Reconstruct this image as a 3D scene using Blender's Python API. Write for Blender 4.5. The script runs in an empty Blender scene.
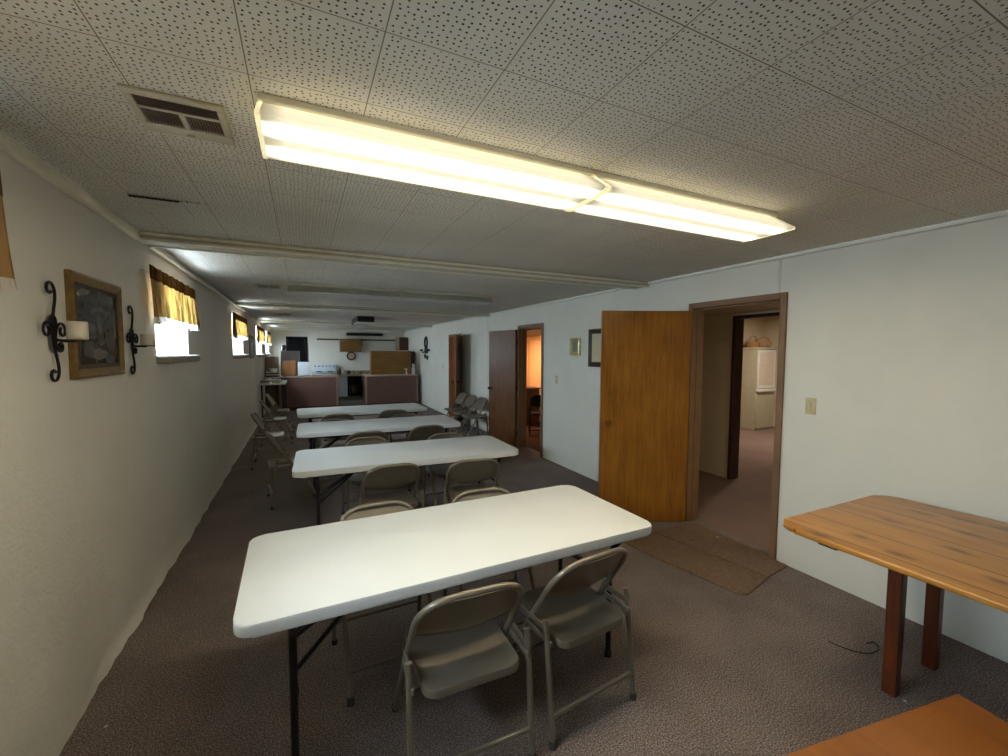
import bpy, bmesh, math, random
from mathutils import Vector, Matrix, noise
PI = math.pi
R = math.radians
rnd = random.Random(7)
scn = bpy.context.scene
COL = scn.collection.objects
W = 4.237      # right wall
H = 2.354      # ceiling
YB = 15.3      # kitchen back wall
YF = -4.2      # wall behind the camera

# ------------------------------------------------------------------ materials
def lin(c):
    c /= 255.0
    return c / 12.92 if c <= 0.04045 else ((c + 0.055) / 1.055) ** 2.4
def rgb(r, g, b):
    return (lin(r), lin(g), lin(b), 1.0)

class NM:
    def __init__(s, name):
        s.m = bpy.data.materials.new(name)
        s.m.use_nodes = True
        s.t = s.m.node_tree
        s.n = s.t.nodes
        s.b = s.n['Principled BSDF']
        s.out = s.n['Material Output']
    def node(s, typ, **kw):
        n = s.n.new(typ)
        for k, v in kw.items():
            setattr(n, k, v)
        return n
    def link(s, a, b):
        s.t.links.new(a, b)
    def coord(s, scale=(1, 1, 1), loc=(0, 0, 0)):
        tc = s.node('ShaderNodeTexCoord')
        mp = s.node('ShaderNodeMapping')
        mp.inputs['Scale'].default_value = scale
        mp.inputs['Location'].default_value = loc
        s.link(tc.outputs['Object'], mp.inputs['Vector'])
        return mp.outputs['Vector']
    def noise(s, vec, scale, detail=3, rough=.5, dist=0):
        n = s.node('ShaderNodeTexNoise')
        n.inputs['Scale'].default_value = scale
        n.inputs['Detail'].default_value = detail
        n.inputs['Roughness'].default_value = rough
        n.inputs['Distortion'].default_value = dist
        s.link(vec, n.inputs['Vector'])
        return n.outputs['Fac']
    def ramp(s, fac, stops):
        r = s.node('ShaderNodeValToRGB')
        e = r.color_ramp.elements
        while len(e) < len(stops):
            e.new(.5)
        for i, (p, c) in enumerate(stops):
            e[i].position = p
            e[i].color = c
        s.link(fac, r.inputs['Fac'])
        return r.outputs['Color']
    def math(s, op, a, b=None):
        n = s.node('ShaderNodeMath', operation=op)
        for i, v in enumerate((a, b)):
            if v is None:
                continue
            if isinstance(v, (int, float)):
                n.inputs[i].default_value = v
            else:
                s.link(v, n.inputs[i])
        return n.outputs[0]
    def mix(s, fac, a, b, mode='MIX'):
        n = s.node('ShaderNodeMix', data_type='RGBA', blend_type=mode)
        for i, v in ((0, fac), (6, a), (7, b)):
            if isinstance(v, (int, float, tuple)):
                n.inputs[i].default_value = v
            else:
                s.link(v, n.inputs[i])
        return n.outputs[2]
    def color(s, v):
        if isinstance(v, tuple):
            s.b.inputs['Base Color'].default_value = v
        else:
            s.link(v, s.b.inputs['Base Color'])
    def bump(s, h, strength=.3, dist=.005):
        n = s.node('ShaderNodeBump')
        n.inputs['Strength'].default_value = strength
        n.inputs['Distance'].default_value = dist
        s.link(h, n.inputs['Height'])
        s.link(n.outputs['Normal'], s.b.inputs['Normal'])
    def set(s, rough=.5, metal=0, spec=.5):
        s.b.inputs['Roughness'].default_value = rough
        s.b.inputs['Metallic'].default_value = metal
        s.b.inputs['Specular IOR Level'].default_value = spec
        return s.m

def plain(name, c, rough=.5, metal=0, spec=.5, var=.06, scale=12, bump=0):
    m = NM(name)
    f = m.noise(m.coord(), scale, 4)
    c0 = tuple(x * (1 - var) for x in c[:3]) + (1,)
    c1 = tuple(min(1, x * (1 + var)) for x in c[:3]) + (1,)
    m.color(m.ramp(f, [(.3, c0), (.7, c1)]))
    if bump:
        m.bump(f, bump, .002)
    return m.set(rough, metal, spec)

def wall_mat(name, c, lump=.35):
    m = NM(name)
    v = m.coord()
    f = m.noise(v, 2.2, 5, .6)
    c0 = tuple(x * .93 for x in c[:3]) + (1,)
    m.color(m.ramp(f, [(.3, c0), (.65, c)]))
    a = m.noise(v, 60, 4, .6)
    b = m.noise(v, 7, 4, .6)
    m.bump(m.math('ADD', m.math('MULTIPLY', a, .35), b), lump, .012)
    return m.set(.75, 0, .3)

def wood(name, dark, light, rough=.35, axis='Z', scale=1.0, spec=.5):
    m = NM(name)
    s = {'X': (1, 14, 14), 'Y': (14, 1, 14), 'Z': (14, 14, 1)}[axis]
    v = m.coord(tuple(k * scale for k in s))
    g = m.noise(v, 2.2, 6, .6, .8)
    fine = m.noise(v, 14, 3, .6)
    big = m.noise(m.coord(), 3.0, 3, .5)
    f = m.math('ADD', m.math('MULTIPLY', g, .55), m.math('ADD', m.math('MULTIPLY', fine, .2), m.math('MULTIPLY', big, .25)))
    m.color(m.ramp(f, [(.34, dark), (.66, light)]))
    m.bump(f, .06, .002)
    return m.set(rough, 0, spec)

M = {}
M['wall'] = wall_mat('white painted plaster', rgb(222, 219, 210), .8)
M['wall_r'] = wall_mat('white painted wallboard', rgb(221, 217, 204), .12)
M['wall_warm'] = wall_mat('cream painted wallboard', rgb(214, 200, 172), .1)
M['wall_orange'] = wall_mat('peach painted wallboard', rgb(222, 170, 118), .1)
M['white_trim'] = plain('white painted trim', rgb(205, 200, 185), .5)
M['cream_trim'] = plain('cream painted moulding', rgb(230, 224, 204), .5)
M['brown_trim'] = plain('brown painted door casing', rgb(122, 90, 60), .55, var=.12, scale=6)
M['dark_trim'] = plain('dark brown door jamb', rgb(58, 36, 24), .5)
M['door'] = wood('varnished flush door veneer', rgb(112, 68, 20), rgb(164, 108, 38), .28)
M['door_dim'] = wood('brown flush door veneer', rgb(104, 76, 44), rgb(140, 104, 62), .4)
M['door_dark'] = wood('dark varnished door veneer', rgb(74, 42, 18), rgb(122, 76, 34), .38, spec=.35)
M['brass'] = plain('worn brass', rgb(150, 108, 50), .3, .9)
M['dark_knob'] = plain('dark bronze knob', rgb(50, 36, 26), .35, .8)
M['table'] = plain('white moulded plastic', rgb(216, 217, 214), .42, var=.02, scale=3)
M['black'] = plain('black enamelled steel', rgb(26, 24, 26), .4, .2)
M['chair'] = plain('taupe enamelled steel', rgb(122, 112, 97), .28, .3, var=.04, scale=5)
M['chair_in'] = plain('taupe enamelled sheet', rgb(116, 106, 91), .30, .25, var=.05, scale=4)
M['rubber'] = plain('grey rubber', rgb(60, 58, 56), .8)
M['blackchair'] = plain('black chair steel', rgb(20, 18, 18), .75, spec=.15)
M['iron'] = plain('black wrought iron', rgb(22, 18, 22), .5, .4)
M['wax'] = plain('cream candle wax', rgb(218, 208, 190), .5)
M['gold'] = plain('gilded picture frame', rgb(132, 104, 54), .38, .3, var=.25, scale=30)
M['darkgold'] = plain('dark bronze frame lip', rgb(66, 46, 26), .45, .2)
M['darkwood'] = wood('dark walnut', rgb(38, 22, 14), rgb(66, 38, 24), .4)
M['paper'] = plain('aged paper', rgb(196, 184, 150), .7)
M['white_enamel'] = plain('white enamel', rgb(214, 218, 222), .3, var=.02)
M['white'] = plain('white paint', rgb(212, 208, 200), .45, var=.03)
M['ivory'] = plain('ivory plastic', rgb(192, 176, 130), .4)
M['counter'] = plain('maroon brown panel', rgb(106, 76, 66), .5, var=.08, scale=3)
M['counter_top'] = plain('pale laminate', rgb(176, 150, 132), .4)
M['beige'] = plain('beige laminate', rgb(150, 128, 100), .45)
M['ply'] = wood('yellow brown plywood', rgb(104, 72, 24), rgb(136, 98, 38), .45, 'X', .5)
M['oak'] = wood('brown wood box', rgb(106, 66, 34), rgb(150, 98, 54), .45)
M['midbrown'] = wood('mid brown cupboard wood', rgb(78, 54, 34), rgb(108, 78, 50), .45)
M['brownwood'] = wood('dark brown cabinet wood', rgb(60, 36, 20), rgb(90, 56, 32), .4)
M['grey'] = plain('grey painted metal', rgb(112, 106, 98), .5)
M['darkgrey'] = plain('dark grey plastic', rgb(48, 46, 46), .5)
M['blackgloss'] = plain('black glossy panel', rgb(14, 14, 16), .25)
M['blackmatte'] = plain('matte black glass', rgb(9, 9, 11), .7, spec=.1)  # plain matte black with little gloss
M['ventwhite'] = plain('off white register enamel', rgb(176, 168, 146), .4)
M['ventblade'] = plain('brown register blades', rgb(120, 104, 86), .5)
M['ventdark'] = plain('brown duct louvre', rgb(70, 52, 44), .6)
M['lampmetal'] = plain('white lamp steel', rgb(205, 200, 180), .4)
M['lampoff'] = plain('unlit acrylic lens', rgb(186, 184, 174), .3)
M['leg_red'] = wood('red brown leg wood', rgb(70, 30, 14), rgb(112, 54, 24), .38)
M['basket'] = plain('tan wicker', rgb(150, 108, 66), .8, var=.3, scale=60)
M['cloth'] = plain('rumpled tan cloth', rgb(176, 138, 108), .9, var=.2, scale=20)
M['bench'] = wood('orange brown veneer', rgb(132, 76, 26), rgb(160, 96, 38), .4, 'Y', .5)
M['paperwhite'] = plain('white paper', rgb(186, 186, 180), .7)

# carpet
def carpet(name, stops, sc=110):
    m = NM(name)
    v = m.coord()
    a = m.noise(v, sc, 3, .75)
    b = m.noise(v, 1.6, 4, .6)
    f = m.math('ADD', m.math('MULTIPLY', a, .86), m.math('MULTIPLY', b, .14))
    m.color(m.ramp(f, stops))
    m.bump(a, .8, .008)
    return m.set(.95, 0, .1)
M['carpet'] = carpet('brown speckled carpet', [(.36, rgb(69, 60, 56)), (.5, rgb(116, 103, 96)), (.64, rgb(184, 168, 160))], 150)
M['carpet_mat'] = carpet('brown carpet offcut', [(.34, rgb(92, 74, 58)), (.5, rgb(122, 100, 80)), (.66, rgb(152, 128, 106))])
M['carpet_hall'] = carpet('plum brown carpet', [(.34, rgb(94, 76, 68)), (.5, rgb(126, 104, 94)), (.66, rgb(156, 132, 120))])
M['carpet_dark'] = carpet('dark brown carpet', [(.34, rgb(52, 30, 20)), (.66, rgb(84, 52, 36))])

# ceiling: one foot fibre tiles with drilled holes
def ceiling_mat():
    m = NM('drilled fibre ceiling tile')
    tc = m.node('ShaderNodeTexCoord')
    sep = m.node('ShaderNodeSeparateXYZ')
    m.link(tc.outputs['Object'], sep.inputs[0])
    def edge(out, off, size):
        a = m.math('ADD', out, off)
        a = m.math('FRACT', m.math('DIVIDE', a, size))
        a = m.math('ABSOLUTE', m.math('SUBTRACT', a, .5))
        return m.math('MULTIPLY', m.math('SUBTRACT', .5, a), size)    # distance to the seam
    dx = edge(sep.outputs['X'], 10 * .3065 - .82, .3065)
    dy = edge(sep.outputs['Y'], 10 * .3145 - 1.365, .3145)
    d = m.math('MINIMUM', dx, dy)
    seam = m.math('LESS_THAN', d, .0016)
    vor = m.node('ShaderNodeTexVoronoi', voronoi_dimensions='2D', feature='F1')
    vor.inputs['Scale'].default_value = 58
    vor.inputs['Randomness'].default_value = .5
    m.link(tc.outputs['Object'], vor.inputs['Vector'])
    sz = m.noise(m.coord(), 90, 1)
    thr = m.math('ADD', m.math('MULTIPLY', sz, .16), .09)
    hole = m.math('LESS_THAN', vor.outputs['Distance'], thr)
    hole = m.math('MULTIPLY', hole, m.math('GREATER_THAN', d, .006))
    f = m.noise(m.coord(), 1.3, 4, .6)
    base = m.ramp(f, [(.3, rgb(196, 192, 182)), (.7, rgb(212, 208, 198))])
    c = m.mix(hole, base, rgb(66, 60, 52))
    c = m.mix(seam, c, rgb(120, 112, 96))
    m.color(c)
    hh = m.math('SUBTRACT', 1.0, m.math('MAXIMUM', hole, m.math('MULTIPLY', seam, .6)))
    m.bump(hh, .4, .003)
    return m.set(.85, 0, .2)
M['ceiling'] = ceiling_mat()
M['hall_ceiling'] = plain('plain white ceiling', rgb(190, 176, 150), .8)

def lens_mat(name, col, e_mid, e_band):
    m = NM(name)
    tc = m.node('ShaderNodeTexCoord')
    sep = m.node('ShaderNodeSeparateXYZ')
    m.link(tc.outputs['Object'], sep.inputs[0])
    def band(c):
        a = m.math('ABSOLUTE', m.math('SUBTRACT', sep.outputs['Y'], c))
        g = m.math('SUBTRACT', 1.0, m.math('MINIMUM', m.math('DIVIDE', a, .062), 1.0))
        return m.math('MULTIPLY', m.math('MULTIPLY', g, g), g)
    ends = m.math('ABSOLUTE', sep.outputs['X'])
    fall = m.math('SUBTRACT', 1.0, m.math('MINIMUM', m.math('MAXIMUM', m.math('DIVIDE', m.math('SUBTRACT', ends, .52), .08), 0), .75))
    s = m.math('ADD', e_mid, m.math('MULTIPLY', m.math('MULTIPLY', m.math('ADD', band(-.075), band(.075)), m.math('LESS_THAN', sep.outputs['Z'], -.1)), e_band))
    s = m.math('MULTIPLY', s, fall)
    m.b.inputs['Emission Color'].default_value = col
    m.link(s, m.b.inputs['Emission Strength'])
    m.color(rgb(225, 220, 195))
    return m.set(.35)
M['lamp'] = lens_mat('lit ribbed acrylic lens', (1.0, .88, .62, 1), .62, 44.0)

def glass_mat():
    m = NM('window glass')
    m.n.remove(m.b)
    tr = m.node('ShaderNodeBsdfTransparent')
    tr.inputs[0].default_value = (.96, .98, .98, 1)
    gl = m.node('ShaderNodeBsdfGlossy')
    gl.inputs['Roughness'].default_value = .03
    mx = m.node('ShaderNodeMixShader')
    mx.inputs[0].default_value = .07
    m.link(tr.outputs[0], mx.inputs[1])
    m.link(gl.outputs[0], mx.inputs[2])
    m.link(mx.outputs[0], m.out.inputs['Surface'])
    return m.m
M['glass'] = glass_mat()
M['cabinet_cream'] = plain('grey cream cabinet paint', rgb(176, 168, 144), .5)
M['frosted'] = plain('pale frosted pane', rgb(206, 192, 176), .25)
M['sill'] = plain('grey plaster sill', rgb(158, 152, 142), .7, bump=.2)

def fabric_mat(name, c, trans, tc):
    m = NM(name)
    m.n.remove(m.b)
    d = m.node('ShaderNodeBsdfDiffuse')
    t = m.node('ShaderNodeBsdfTranslucent')
    w = m.noise(m.coord((1, 1, .12)), 22, 4, .65)  # vertical streaks paint the shade of the folds into the cloth colour
    m.link(m.ramp(w, [(.40, tuple(x * .45 for x in c[:3]) + (1,)), (.58, c)]), d.inputs[0])
    m.link(m.ramp(w, [(.42, tuple(x * .16 for x in tc[:3]) + (1,)), (.54, tc)]), t.inputs[0])
    mx = m.node('ShaderNodeMixShader')
    mx.inputs[0].default_value = trans
    m.link(d.outputs[0], mx.inputs[1])
    m.link(t.outputs[0], mx.inputs[2])
    m.link(mx.outputs[0], m.out.inputs['Surface'])
    return m.m
M['curtain'] = fabric_mat('gold valance cloth', rgb(170, 134, 92), .15, rgb(186, 146, 76))
M['curtain_head'] = fabric_mat('doubled valance heading', rgb(120, 84, 48), .12, rgb(150, 100, 50))
M['lace'] = fabric_mat('white lace edging', rgb(214, 206, 196), .4, rgb(235, 228, 218))

def paint_mat():
    m = NM('dark still life painting')
    v = m.coord()
    f = m.noise(v, 7, 5, .65, .6)
    sep = m.node('ShaderNodeSeparateXYZ')
    m.link(m.coord(), sep.inputs[0])
    g = m.math('ADD', f, m.math('MULTIPLY', sep.outputs['Z'], .22))
    c = m.ramp(g, [(.38, rgb(38, 30, 24)), (.5, rgb(66, 58, 46)), (.58, rgb(92, 90, 80)), (.68, rgb(126, 126, 116))])
    m.color(c)
    return m.set(.12)
M['painting'] = paint_mat()
M['paint_lamp'] = plain('pale paint dabs', rgb(94, 90, 78), .3, var=.25, scale=40)
M['paint_brown'] = plain('brown paint dabs', rgb(60, 50, 38), .3, var=.3, scale=40)
M['paint_dark'] = plain('dark paint dabs', rgb(38, 34, 32), .3, var=.25, scale=40)

def plank_mat():
    m = NM('varnished pine planks')
    v = m.coord((6, .8, 6))
    pl = m.node('ShaderNodeSeparateXYZ')
    m.link(m.coord(), pl.inputs[0])
    pid = m.math('FLOOR', m.math('DIVIDE', m.math('ADD', pl.outputs['X'], 5.0), .207))
    off = m.node('ShaderNodeCombineXYZ')
    m.link(m.math('MULTIPLY', pid, 3.7), off.inputs[1])
    add = m.node('ShaderNodeVectorMath', operation='ADD')
    m.link(v, add.inputs[0])
    m.link(off.outputs[0], add.inputs[1])
    g = m.noise(add.outputs[0], 2.2, 4, .5, .9)
    # knots
    kv = m.node('ShaderNodeMapping')
    kv.inputs['Scale'].default_value = (5.2, 1.9, 1)
    m.link(add.outputs[0], kv.inputs['Vector'])
    tcs = m.node('ShaderNodeTexCoord')
    km = m.node('ShaderNodeVectorMath', operation='MULTIPLY')
    km.inputs[1].default_value = (5.2, 2.3, 0)
    m.link(tcs.outputs['Object'], km.inputs[0])
    vor = m.node('ShaderNodeTexVoronoi', voronoi_dimensions='2D')
    vor.inputs['Scale'].default_value = 1.0
    m.link(km.outputs[0], vor.inputs['Vector'])
    wob = m.noise(m.coord(), 18, 3)
    kd = m.math('ADD', vor.outputs['Distance'], m.math('MULTIPLY', wob, .16))
    knot = m.ramp(kd, [(.10, (1, 1, 1, 1)), (.25, (0, 0, 0, 1))])
    base = m.ramp(g, [(.25, rgb(150, 98, 36)), (.5, rgb(176, 120, 50)), (.75, rgb(192, 138, 64))])
    c = m.mix(m.math('MULTIPLY', knot, .75), base, rgb(62, 34, 16))
    fr = m.math('FRACT', m.math('DIVIDE', m.math('ADD', pl.outputs['X'], 5.0), .207))
    e = m.math('ABSOLUTE', m.math('SUBTRACT', fr, .5))
    seam = m.math('GREATER_THAN', e, .482)
    c = m.mix(m.math('MULTIPLY', seam, .9), c, rgb(48, 26, 10))
    m.color(c)
    m.bump(m.math('SUBTRACT', 1.0, seam), .3, .002)
    return m.set(.3, 0, .5)
M['plank'] = plank_mat()

# ------------------------------------------------------------------ mesh helpers
def add_box(bm, x0, x1, y0, y1, z0, z1, bev=0, seg=2, mat=None):
    vs = [bm.verts.new((x, y, z)) for z in (z0, z1) for (x, y) in ((x0, y0), (x1, y0), (x1, y1), (x0, y1))]
    fs = [(3, 2, 1, 0), (4, 5, 6, 7), (0, 1, 5, 4), (1, 2, 6, 5), (2, 3, 7, 6), (3, 0, 4, 7)]
    faces = [bm.faces.new([vs[i] for i in f]) for f in fs]
    if mat is not None:
        for v in vs:
            v.co = mat @ v.co
    if bev > 0:
        es = list({e for f in faces for e in f.edges})
        bmesh.ops.bevel(bm, geom=es, offset=bev, segments=seg, profile=.5, affect='EDGES')
    return bm

def fillet(pts, r, n=6):
    """round the inner corners of a polyline"""
    pts = [Vector(p) for p in pts]
    out = [pts[0]]
    for i in range(1, len(pts) - 1):
        a, b, c = pts[i - 1], pts[i], pts[i + 1]
        rr = r[i - 1] if isinstance(r, (list, tuple)) else r
        d1, d2 = (a - b), (c - b)
        q = min(rr, d1.length * .49, d2.length * .49)
        p0, p2 = b + d1.normalized() * q, b + d2.normalized() * q
        for k in range(n + 1):
            t = k / n
            out.append((1 - t) ** 2 * p0 + 2 * t * (1 - t) * b + t * t * p2)
    out.append(pts[-1])
    return out

def add_tube(bm, pts, r, seg=10, caps=True):
    pts = [Vector(p) for p in pts]
    n = len(pts)
    rings = []
    up = None
    for i in range(n):
        if i == 0:
            t = pts[1] - pts[0]
        elif i == n - 1:
            t = pts[-1] - pts[-2]
        else:
            t = (pts[i + 1] - pts[i]).normalized() + (pts[i] - pts[i - 1]).normalized()
        t.normalize()
        if up is None:
            up = Vector((0, 0, 1)) if abs(t.z) < .9 else Vector((1, 0, 0))
        up = (up - t * up.dot(t))
        if up.length < 1e-6:
            up = t.orthogonal()
        up.normalize()
        s = t.cross(up)
        ri = r[i] if isinstance(r, (list, tuple)) else r
        rings.append([bm.verts.new(pts[i] + ri * (math.cos(2 * PI * k / seg) * up + math.sin(2 * PI * k / seg) * s)) for k in range(seg)])
    for a, b in zip(rings, rings[1:]):
        for k in range(seg):
            bm.faces.new((a[k], b[k], b[(k + 1) % seg], a[(k + 1) % seg]))
    if caps:
        bm.faces.new(rings[0])
        bm.faces.new(rings[-1][::-1])
    return bm

def add_lathe(bm, prof, seg=24, c=(0, 0, 0), axis='Z', cap=True):
    """prof: (radius, height) list"""
    c = Vector(c)
    rings = []
    for r, h in prof:
        ring = []
        for k in range(seg):
            a = 2 * PI * k / seg
            u, v = r * math.cos(a), r * math.sin(a)
            p = {'Z': (u, v, h), 'X': (h, u, v), 'Y': (v, h, u)}[axis]
            ring.append(bm.verts.new(c + Vector(p)))
        rings.append(ring)
    for a, b in zip(rings, rings[1:]):
        for k in range(seg):
            bm.faces.new((a[k], a[(k + 1) % seg], b[(k + 1) % seg], b[k]))
    if cap and prof[0][0] > 1e-5:
        bm.faces.new(rings[0][::-1])
    if cap and prof[-1][0] > 1e-5:
        bm.faces.new(rings[-1])
    return bm

def add_prism(bm, outline, z0, z1, bev=0, seg=2, mat=None):
    a = [bm.verts.new((x, y, z0)) for x, y in outline]
    b = [bm.verts.new((x, y, z1)) for x, y in outline]
    n = len(outline)
    top = bm.faces.new(b)
    bot = bm.faces.new(a[::-1])
    for i in range(n):
        bm.faces.new((a[i], a[(i + 1) % n], b[(i + 1) % n], b[i]))
    if bev:
        es = list(top.edges) + list(bot.edges)
        bmesh.ops.bevel(bm, geom=es, offset=bev, segments=seg, profile=.5, affect='EDGES')
    if mat is not None:
        bmesh.ops.transform(bm, matrix=mat, verts=bm.verts)
    return bm

def rrect(hx, hy, r, n=6):
    o = []
    for cx, cy, a0 in ((hx - r, hy - r, 0), (-hx + r, hy - r, 90), (-hx + r, -hy + r, 180), (hx - r, -hy + r, 270)):
        for k in range(n + 1):
            a = R(a0 + 90 * k / n)
            o.append((cx + r * math.cos(a), cy + r * math.sin(a)))
    return o

def obj(name, bm, mat, parent=None, loc=None, rot=None, ang=40):
    me = bpy.data.meshes.new(name)
    bmesh.ops.recalc_face_normals(bm, faces=bm.faces)
    bm.to_mesh(me)
    bm.free()
    for p in me.polygons:
        p.use_smooth = True
    me.set_sharp_from_angle(angle=R(ang))
    me.materials.append(M[mat] if isinstance(mat, str) else mat)
    o = bpy.data.objects.new(name, me)
    COL.link(o)
    if parent is not None:
        o.parent = parent
    if loc is not None:
        o.location = loc
    if rot is not None:
        o.rotation_euler = rot
    return o

def nb():
    return bmesh.new()
def box(*a, **k):
    return add_box(nb(), *a, **k)
def tube(*a, **k):
    return add_tube(nb(), *a, **k)
def lathe(*a, **k):
    return add_lathe(nb(), *a, **k)
def prism(*a, **k):
    return add_prism(nb(), *a, **k)

def tag(o, label, cat, group=None):
    o['label'] = label
    o['category'] = cat
    if group:
        o['group'] = group
    return o
def thing(name, label, cat, loc=(0, 0, 0), rz=0, group=None):
    o = bpy.data.objects.new(name, None)
    o.empty_display_size = .1
    COL.link(o)
    o.location = loc
    o.rotation_euler = (0, 0, rz)
    return tag(o, label, cat, group)
def struct(name, bm=None, mat=None, parent=None, **k):
    if bm is None:
        o = bpy.data.objects.new(name, None)
        COL.link(o)
    else:
        o = obj(name, bm, mat, parent, **k)
    if parent is None:
        o['kind'] = 'structure'
    return o
def copy_tree(o, parent=None):
    c = o.copy()
    COL.link(c)
    if parent is not None:
        c.parent = parent
    for ch in list(o.children):
        copy_tree(ch, c)
    return c
def place(proto, first, loc, rz, label, group=None):
    o = proto if first else copy_tree(proto)
    o.location = loc
    o.rotation_euler = (0, 0, rz)
    o['label'] = label
    if group:
        o['group'] = group
    return o

# ------------------------------------------------------------------ room shell
struct('floor', box(-.3, W + .12, YF - .1, YB + .1, -.05, 0), 'carpet')
struct('ceiling', box(-.35, W + .12, YF - .1, YB + .1, H, H + .06), 'ceiling')
struct('wall_back', box(-.35, W + .12, YB, YB + .12, -.05, H + .06), 'wall_r')
struct('wall_front', box(-.35, W + .12, YF - .12, YF, -.05, H + .06), 'wall_r')

WIN = [(.25, 1.5, 1.57, 2.17), (3.77, 4.70, 1.57, 2.17), (7.45, 8.62, 1.55, 2.17), (11.0, 12.3, 1.53, 2.17), (13.7, 14.8, 1.53, 2.17)]
TH = .28
def left_wall():
    bm = nb()
    ys = [YF - .1]
    while ys[-1] < YB + .1:
        ys.append(ys[-1] + (.06 if ys[-1] < 6 else .14))
    zs = [0, .01, .025, .045, .07, .1]
    while zs[-1] < H + .02:
        zs.append(zs[-1] + .07)
    for a, b, c, d in WIN:
        ys += [a, b]
        zs += [c, d]
    def clean(l):
        l = sorted(l)
        o = [l[0]]
        for v in l[1:]:
            if v - o[-1] > .004:
                o.append(v)
        return o
    keepY = [v for w in WIN for v in w[:2]]
    keepZ = [v for w in WIN for v in w[2:]]
    ys = sorted(set([y for y in ys if y in keepY or min(abs(y - k) for k in keepY) > .015]))
    zs = sorted(set([z for z in zs if z in keepZ or min(abs(z - k) for k in keepZ) > .008]))
    V = {}
    for i, y in enumerate(ys):
        for j, z in enumerate(zs):
            n1 = noise.noise(Vector((y * 1.7, z * 1.7, 3))) * .008
            n2 = noise.noise(Vector((y * 6, z * 6, 9))) * .004
            fl = max(0, .12 - z) / .12
            n3 = fl * fl * (.022 + .022 * noise.noise(Vector((y * 3.1, 0, 5))) + .012 * noise.noise(Vector((y * 11, z * 9, 1))))
            k = 1.0
            for a, b, c, d in WIN:
                if a - .02 <= y <= b + .02 and c - .02 <= z <= d + .02:
                    k = 0
            V[i, j] = bm.verts.new(((n1 + n2) * k + n3, y, z))
    for i in range(len(ys) - 1):
        for j in range(len(zs) - 1):
            my, mz = (ys[i] + ys[i + 1]) / 2, (zs[j] + zs[j + 1]) / 2
            if any(a < my < b and c < mz < d for a, b, c, d in WIN):
                continue
            bm.faces.new((V[i, j], V[i + 1, j], V[i + 1, j + 1], V[i, j + 1]))
    for a, b, c, d in WIN:
        q = [(a, c), (b, c), (b, d), (a, d)]
        for k in range(4):
            (y0, z0), (y1, z1) = q[k], q[(k + 1) % 4]
            bm.faces.new([bm.verts.new(p) for p in ((0, y0, z0), (-TH, y0, z0), (-TH, y1, z1), (0, y1, z1))])
    # outer skin
    y0, y1 = YF - .1, YB + .1
    cuts = [y0] + [v for w in WIN for v in w[:2]] + [y1]
    for k in range(len(cuts) - 1):
        a, b = cuts[k], cuts[k + 1]
        w = [w for w in WIN if w[0] == a]
        for z0, z1 in ([(-.05, w[0][2]), (w[0][3], H + .06)] if w else [(-.05, H + .06)]):
            bm.faces.new([bm.verts.new(p) for p in ((-TH, a, z0), (-TH, b, z0), (-TH, b, z1), (-TH, a, z1))])
    return bm
struct('wall_left', left_wall(), 'wall', ang=60)

for i, (a, b, c, d) in enumerate(WIN):
    w = struct('window_%d' % (i + 1))
    w.location = (-TH + .05, (a + b) / 2, c)
    hw, hh = (b - a) / 2, d - c
    bm = nb()
    f = .035
    for y0, y1, z0, z1 in ((-hw, hw, 0, f), (-hw, hw, hh - f, hh), (-hw, -hw + f, f, hh - f), (hw - f, hw, f, hh - f), (-.02, .02, f, hh - f)):
        add_box(bm, -.035, .035, y0, y1, z0, z1, .004, 1)
    obj('window_frame', bm, 'white', w)
    for y0, y1 in ((-hw + f, -.02), (.02, hw - f)):
        obj('window_pane', box(-.003, .003, y0, y1, f, hh - f), 'glass', w)
    sy = .01
    obj('window_sill', box(TH - .20, TH + .04, -hw - sy, hw + sy, -.055, .004, .018, 3), 'sill', w)

# right wall with three door openings
DOOR = [(2.015, 2.835, 2.035), (5.58, 6.34, 2.02), (9.25, 10.08, 2.0)]
bm = nb()
cy = YF - .1
for a, b, h in DOOR:
    add_box(bm, W, W + .12, cy, a, 0, H + .05)
    add_box(bm, W, W + .12, a, b, h, H + .05)
    cy = b
add_box(bm, W, W + .12, cy, YB + .1, 0, H + .05)
struct('wall_right', bm, 'wall_r', ang=30)

def casing(n, a, b, h, mat, far_dark=False):
    bm = nb()
    t = .012
    cw = .05
    # jamb lining
    add_box(bm, W - .004, W + .125, a, a + t, 0, h)
    add_box(bm, W - .004, W + .125, b - t, b, 0, h)
    add_box(bm, W - .004, W + .125, a, b, h - t, h)
    for x0, x1 in ((W - .02, W - .001), (W + .121, W + .138)):
        add_box(bm, x0, x1, a - cw + t, a + t, 0, h + cw - t, .004, 1)
        add_box(bm, x0, x1, b - t, b + cw - t, 0, h + cw - t, .004, 1)
        add_box(bm, x0, x1, a + t, b - t, h - t, h + cw - t, .004, 1)
    # door stop
    add_box(bm, W + .045, W + .075, a + t, a + t + .012, 0, h - t)
    add_box(bm, W + .045, W + .075, b - t - .012, b - t, 0, h - t)
    add_box(bm, W + .045, W + .075, a + t, b - t, h - t - .012, h - t)
    return bm
def knob(bm, x, y, z, s):
    add_lathe(bm, [(.027, 0), (.027, .004 * s), (.012, .008 * s), (.01, .026 * s), (.022, .034 * s), (.027, .046 * s), (.022, .058 * s), (.0, .062 * s)], 16, (x, y, z), 'X')
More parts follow.
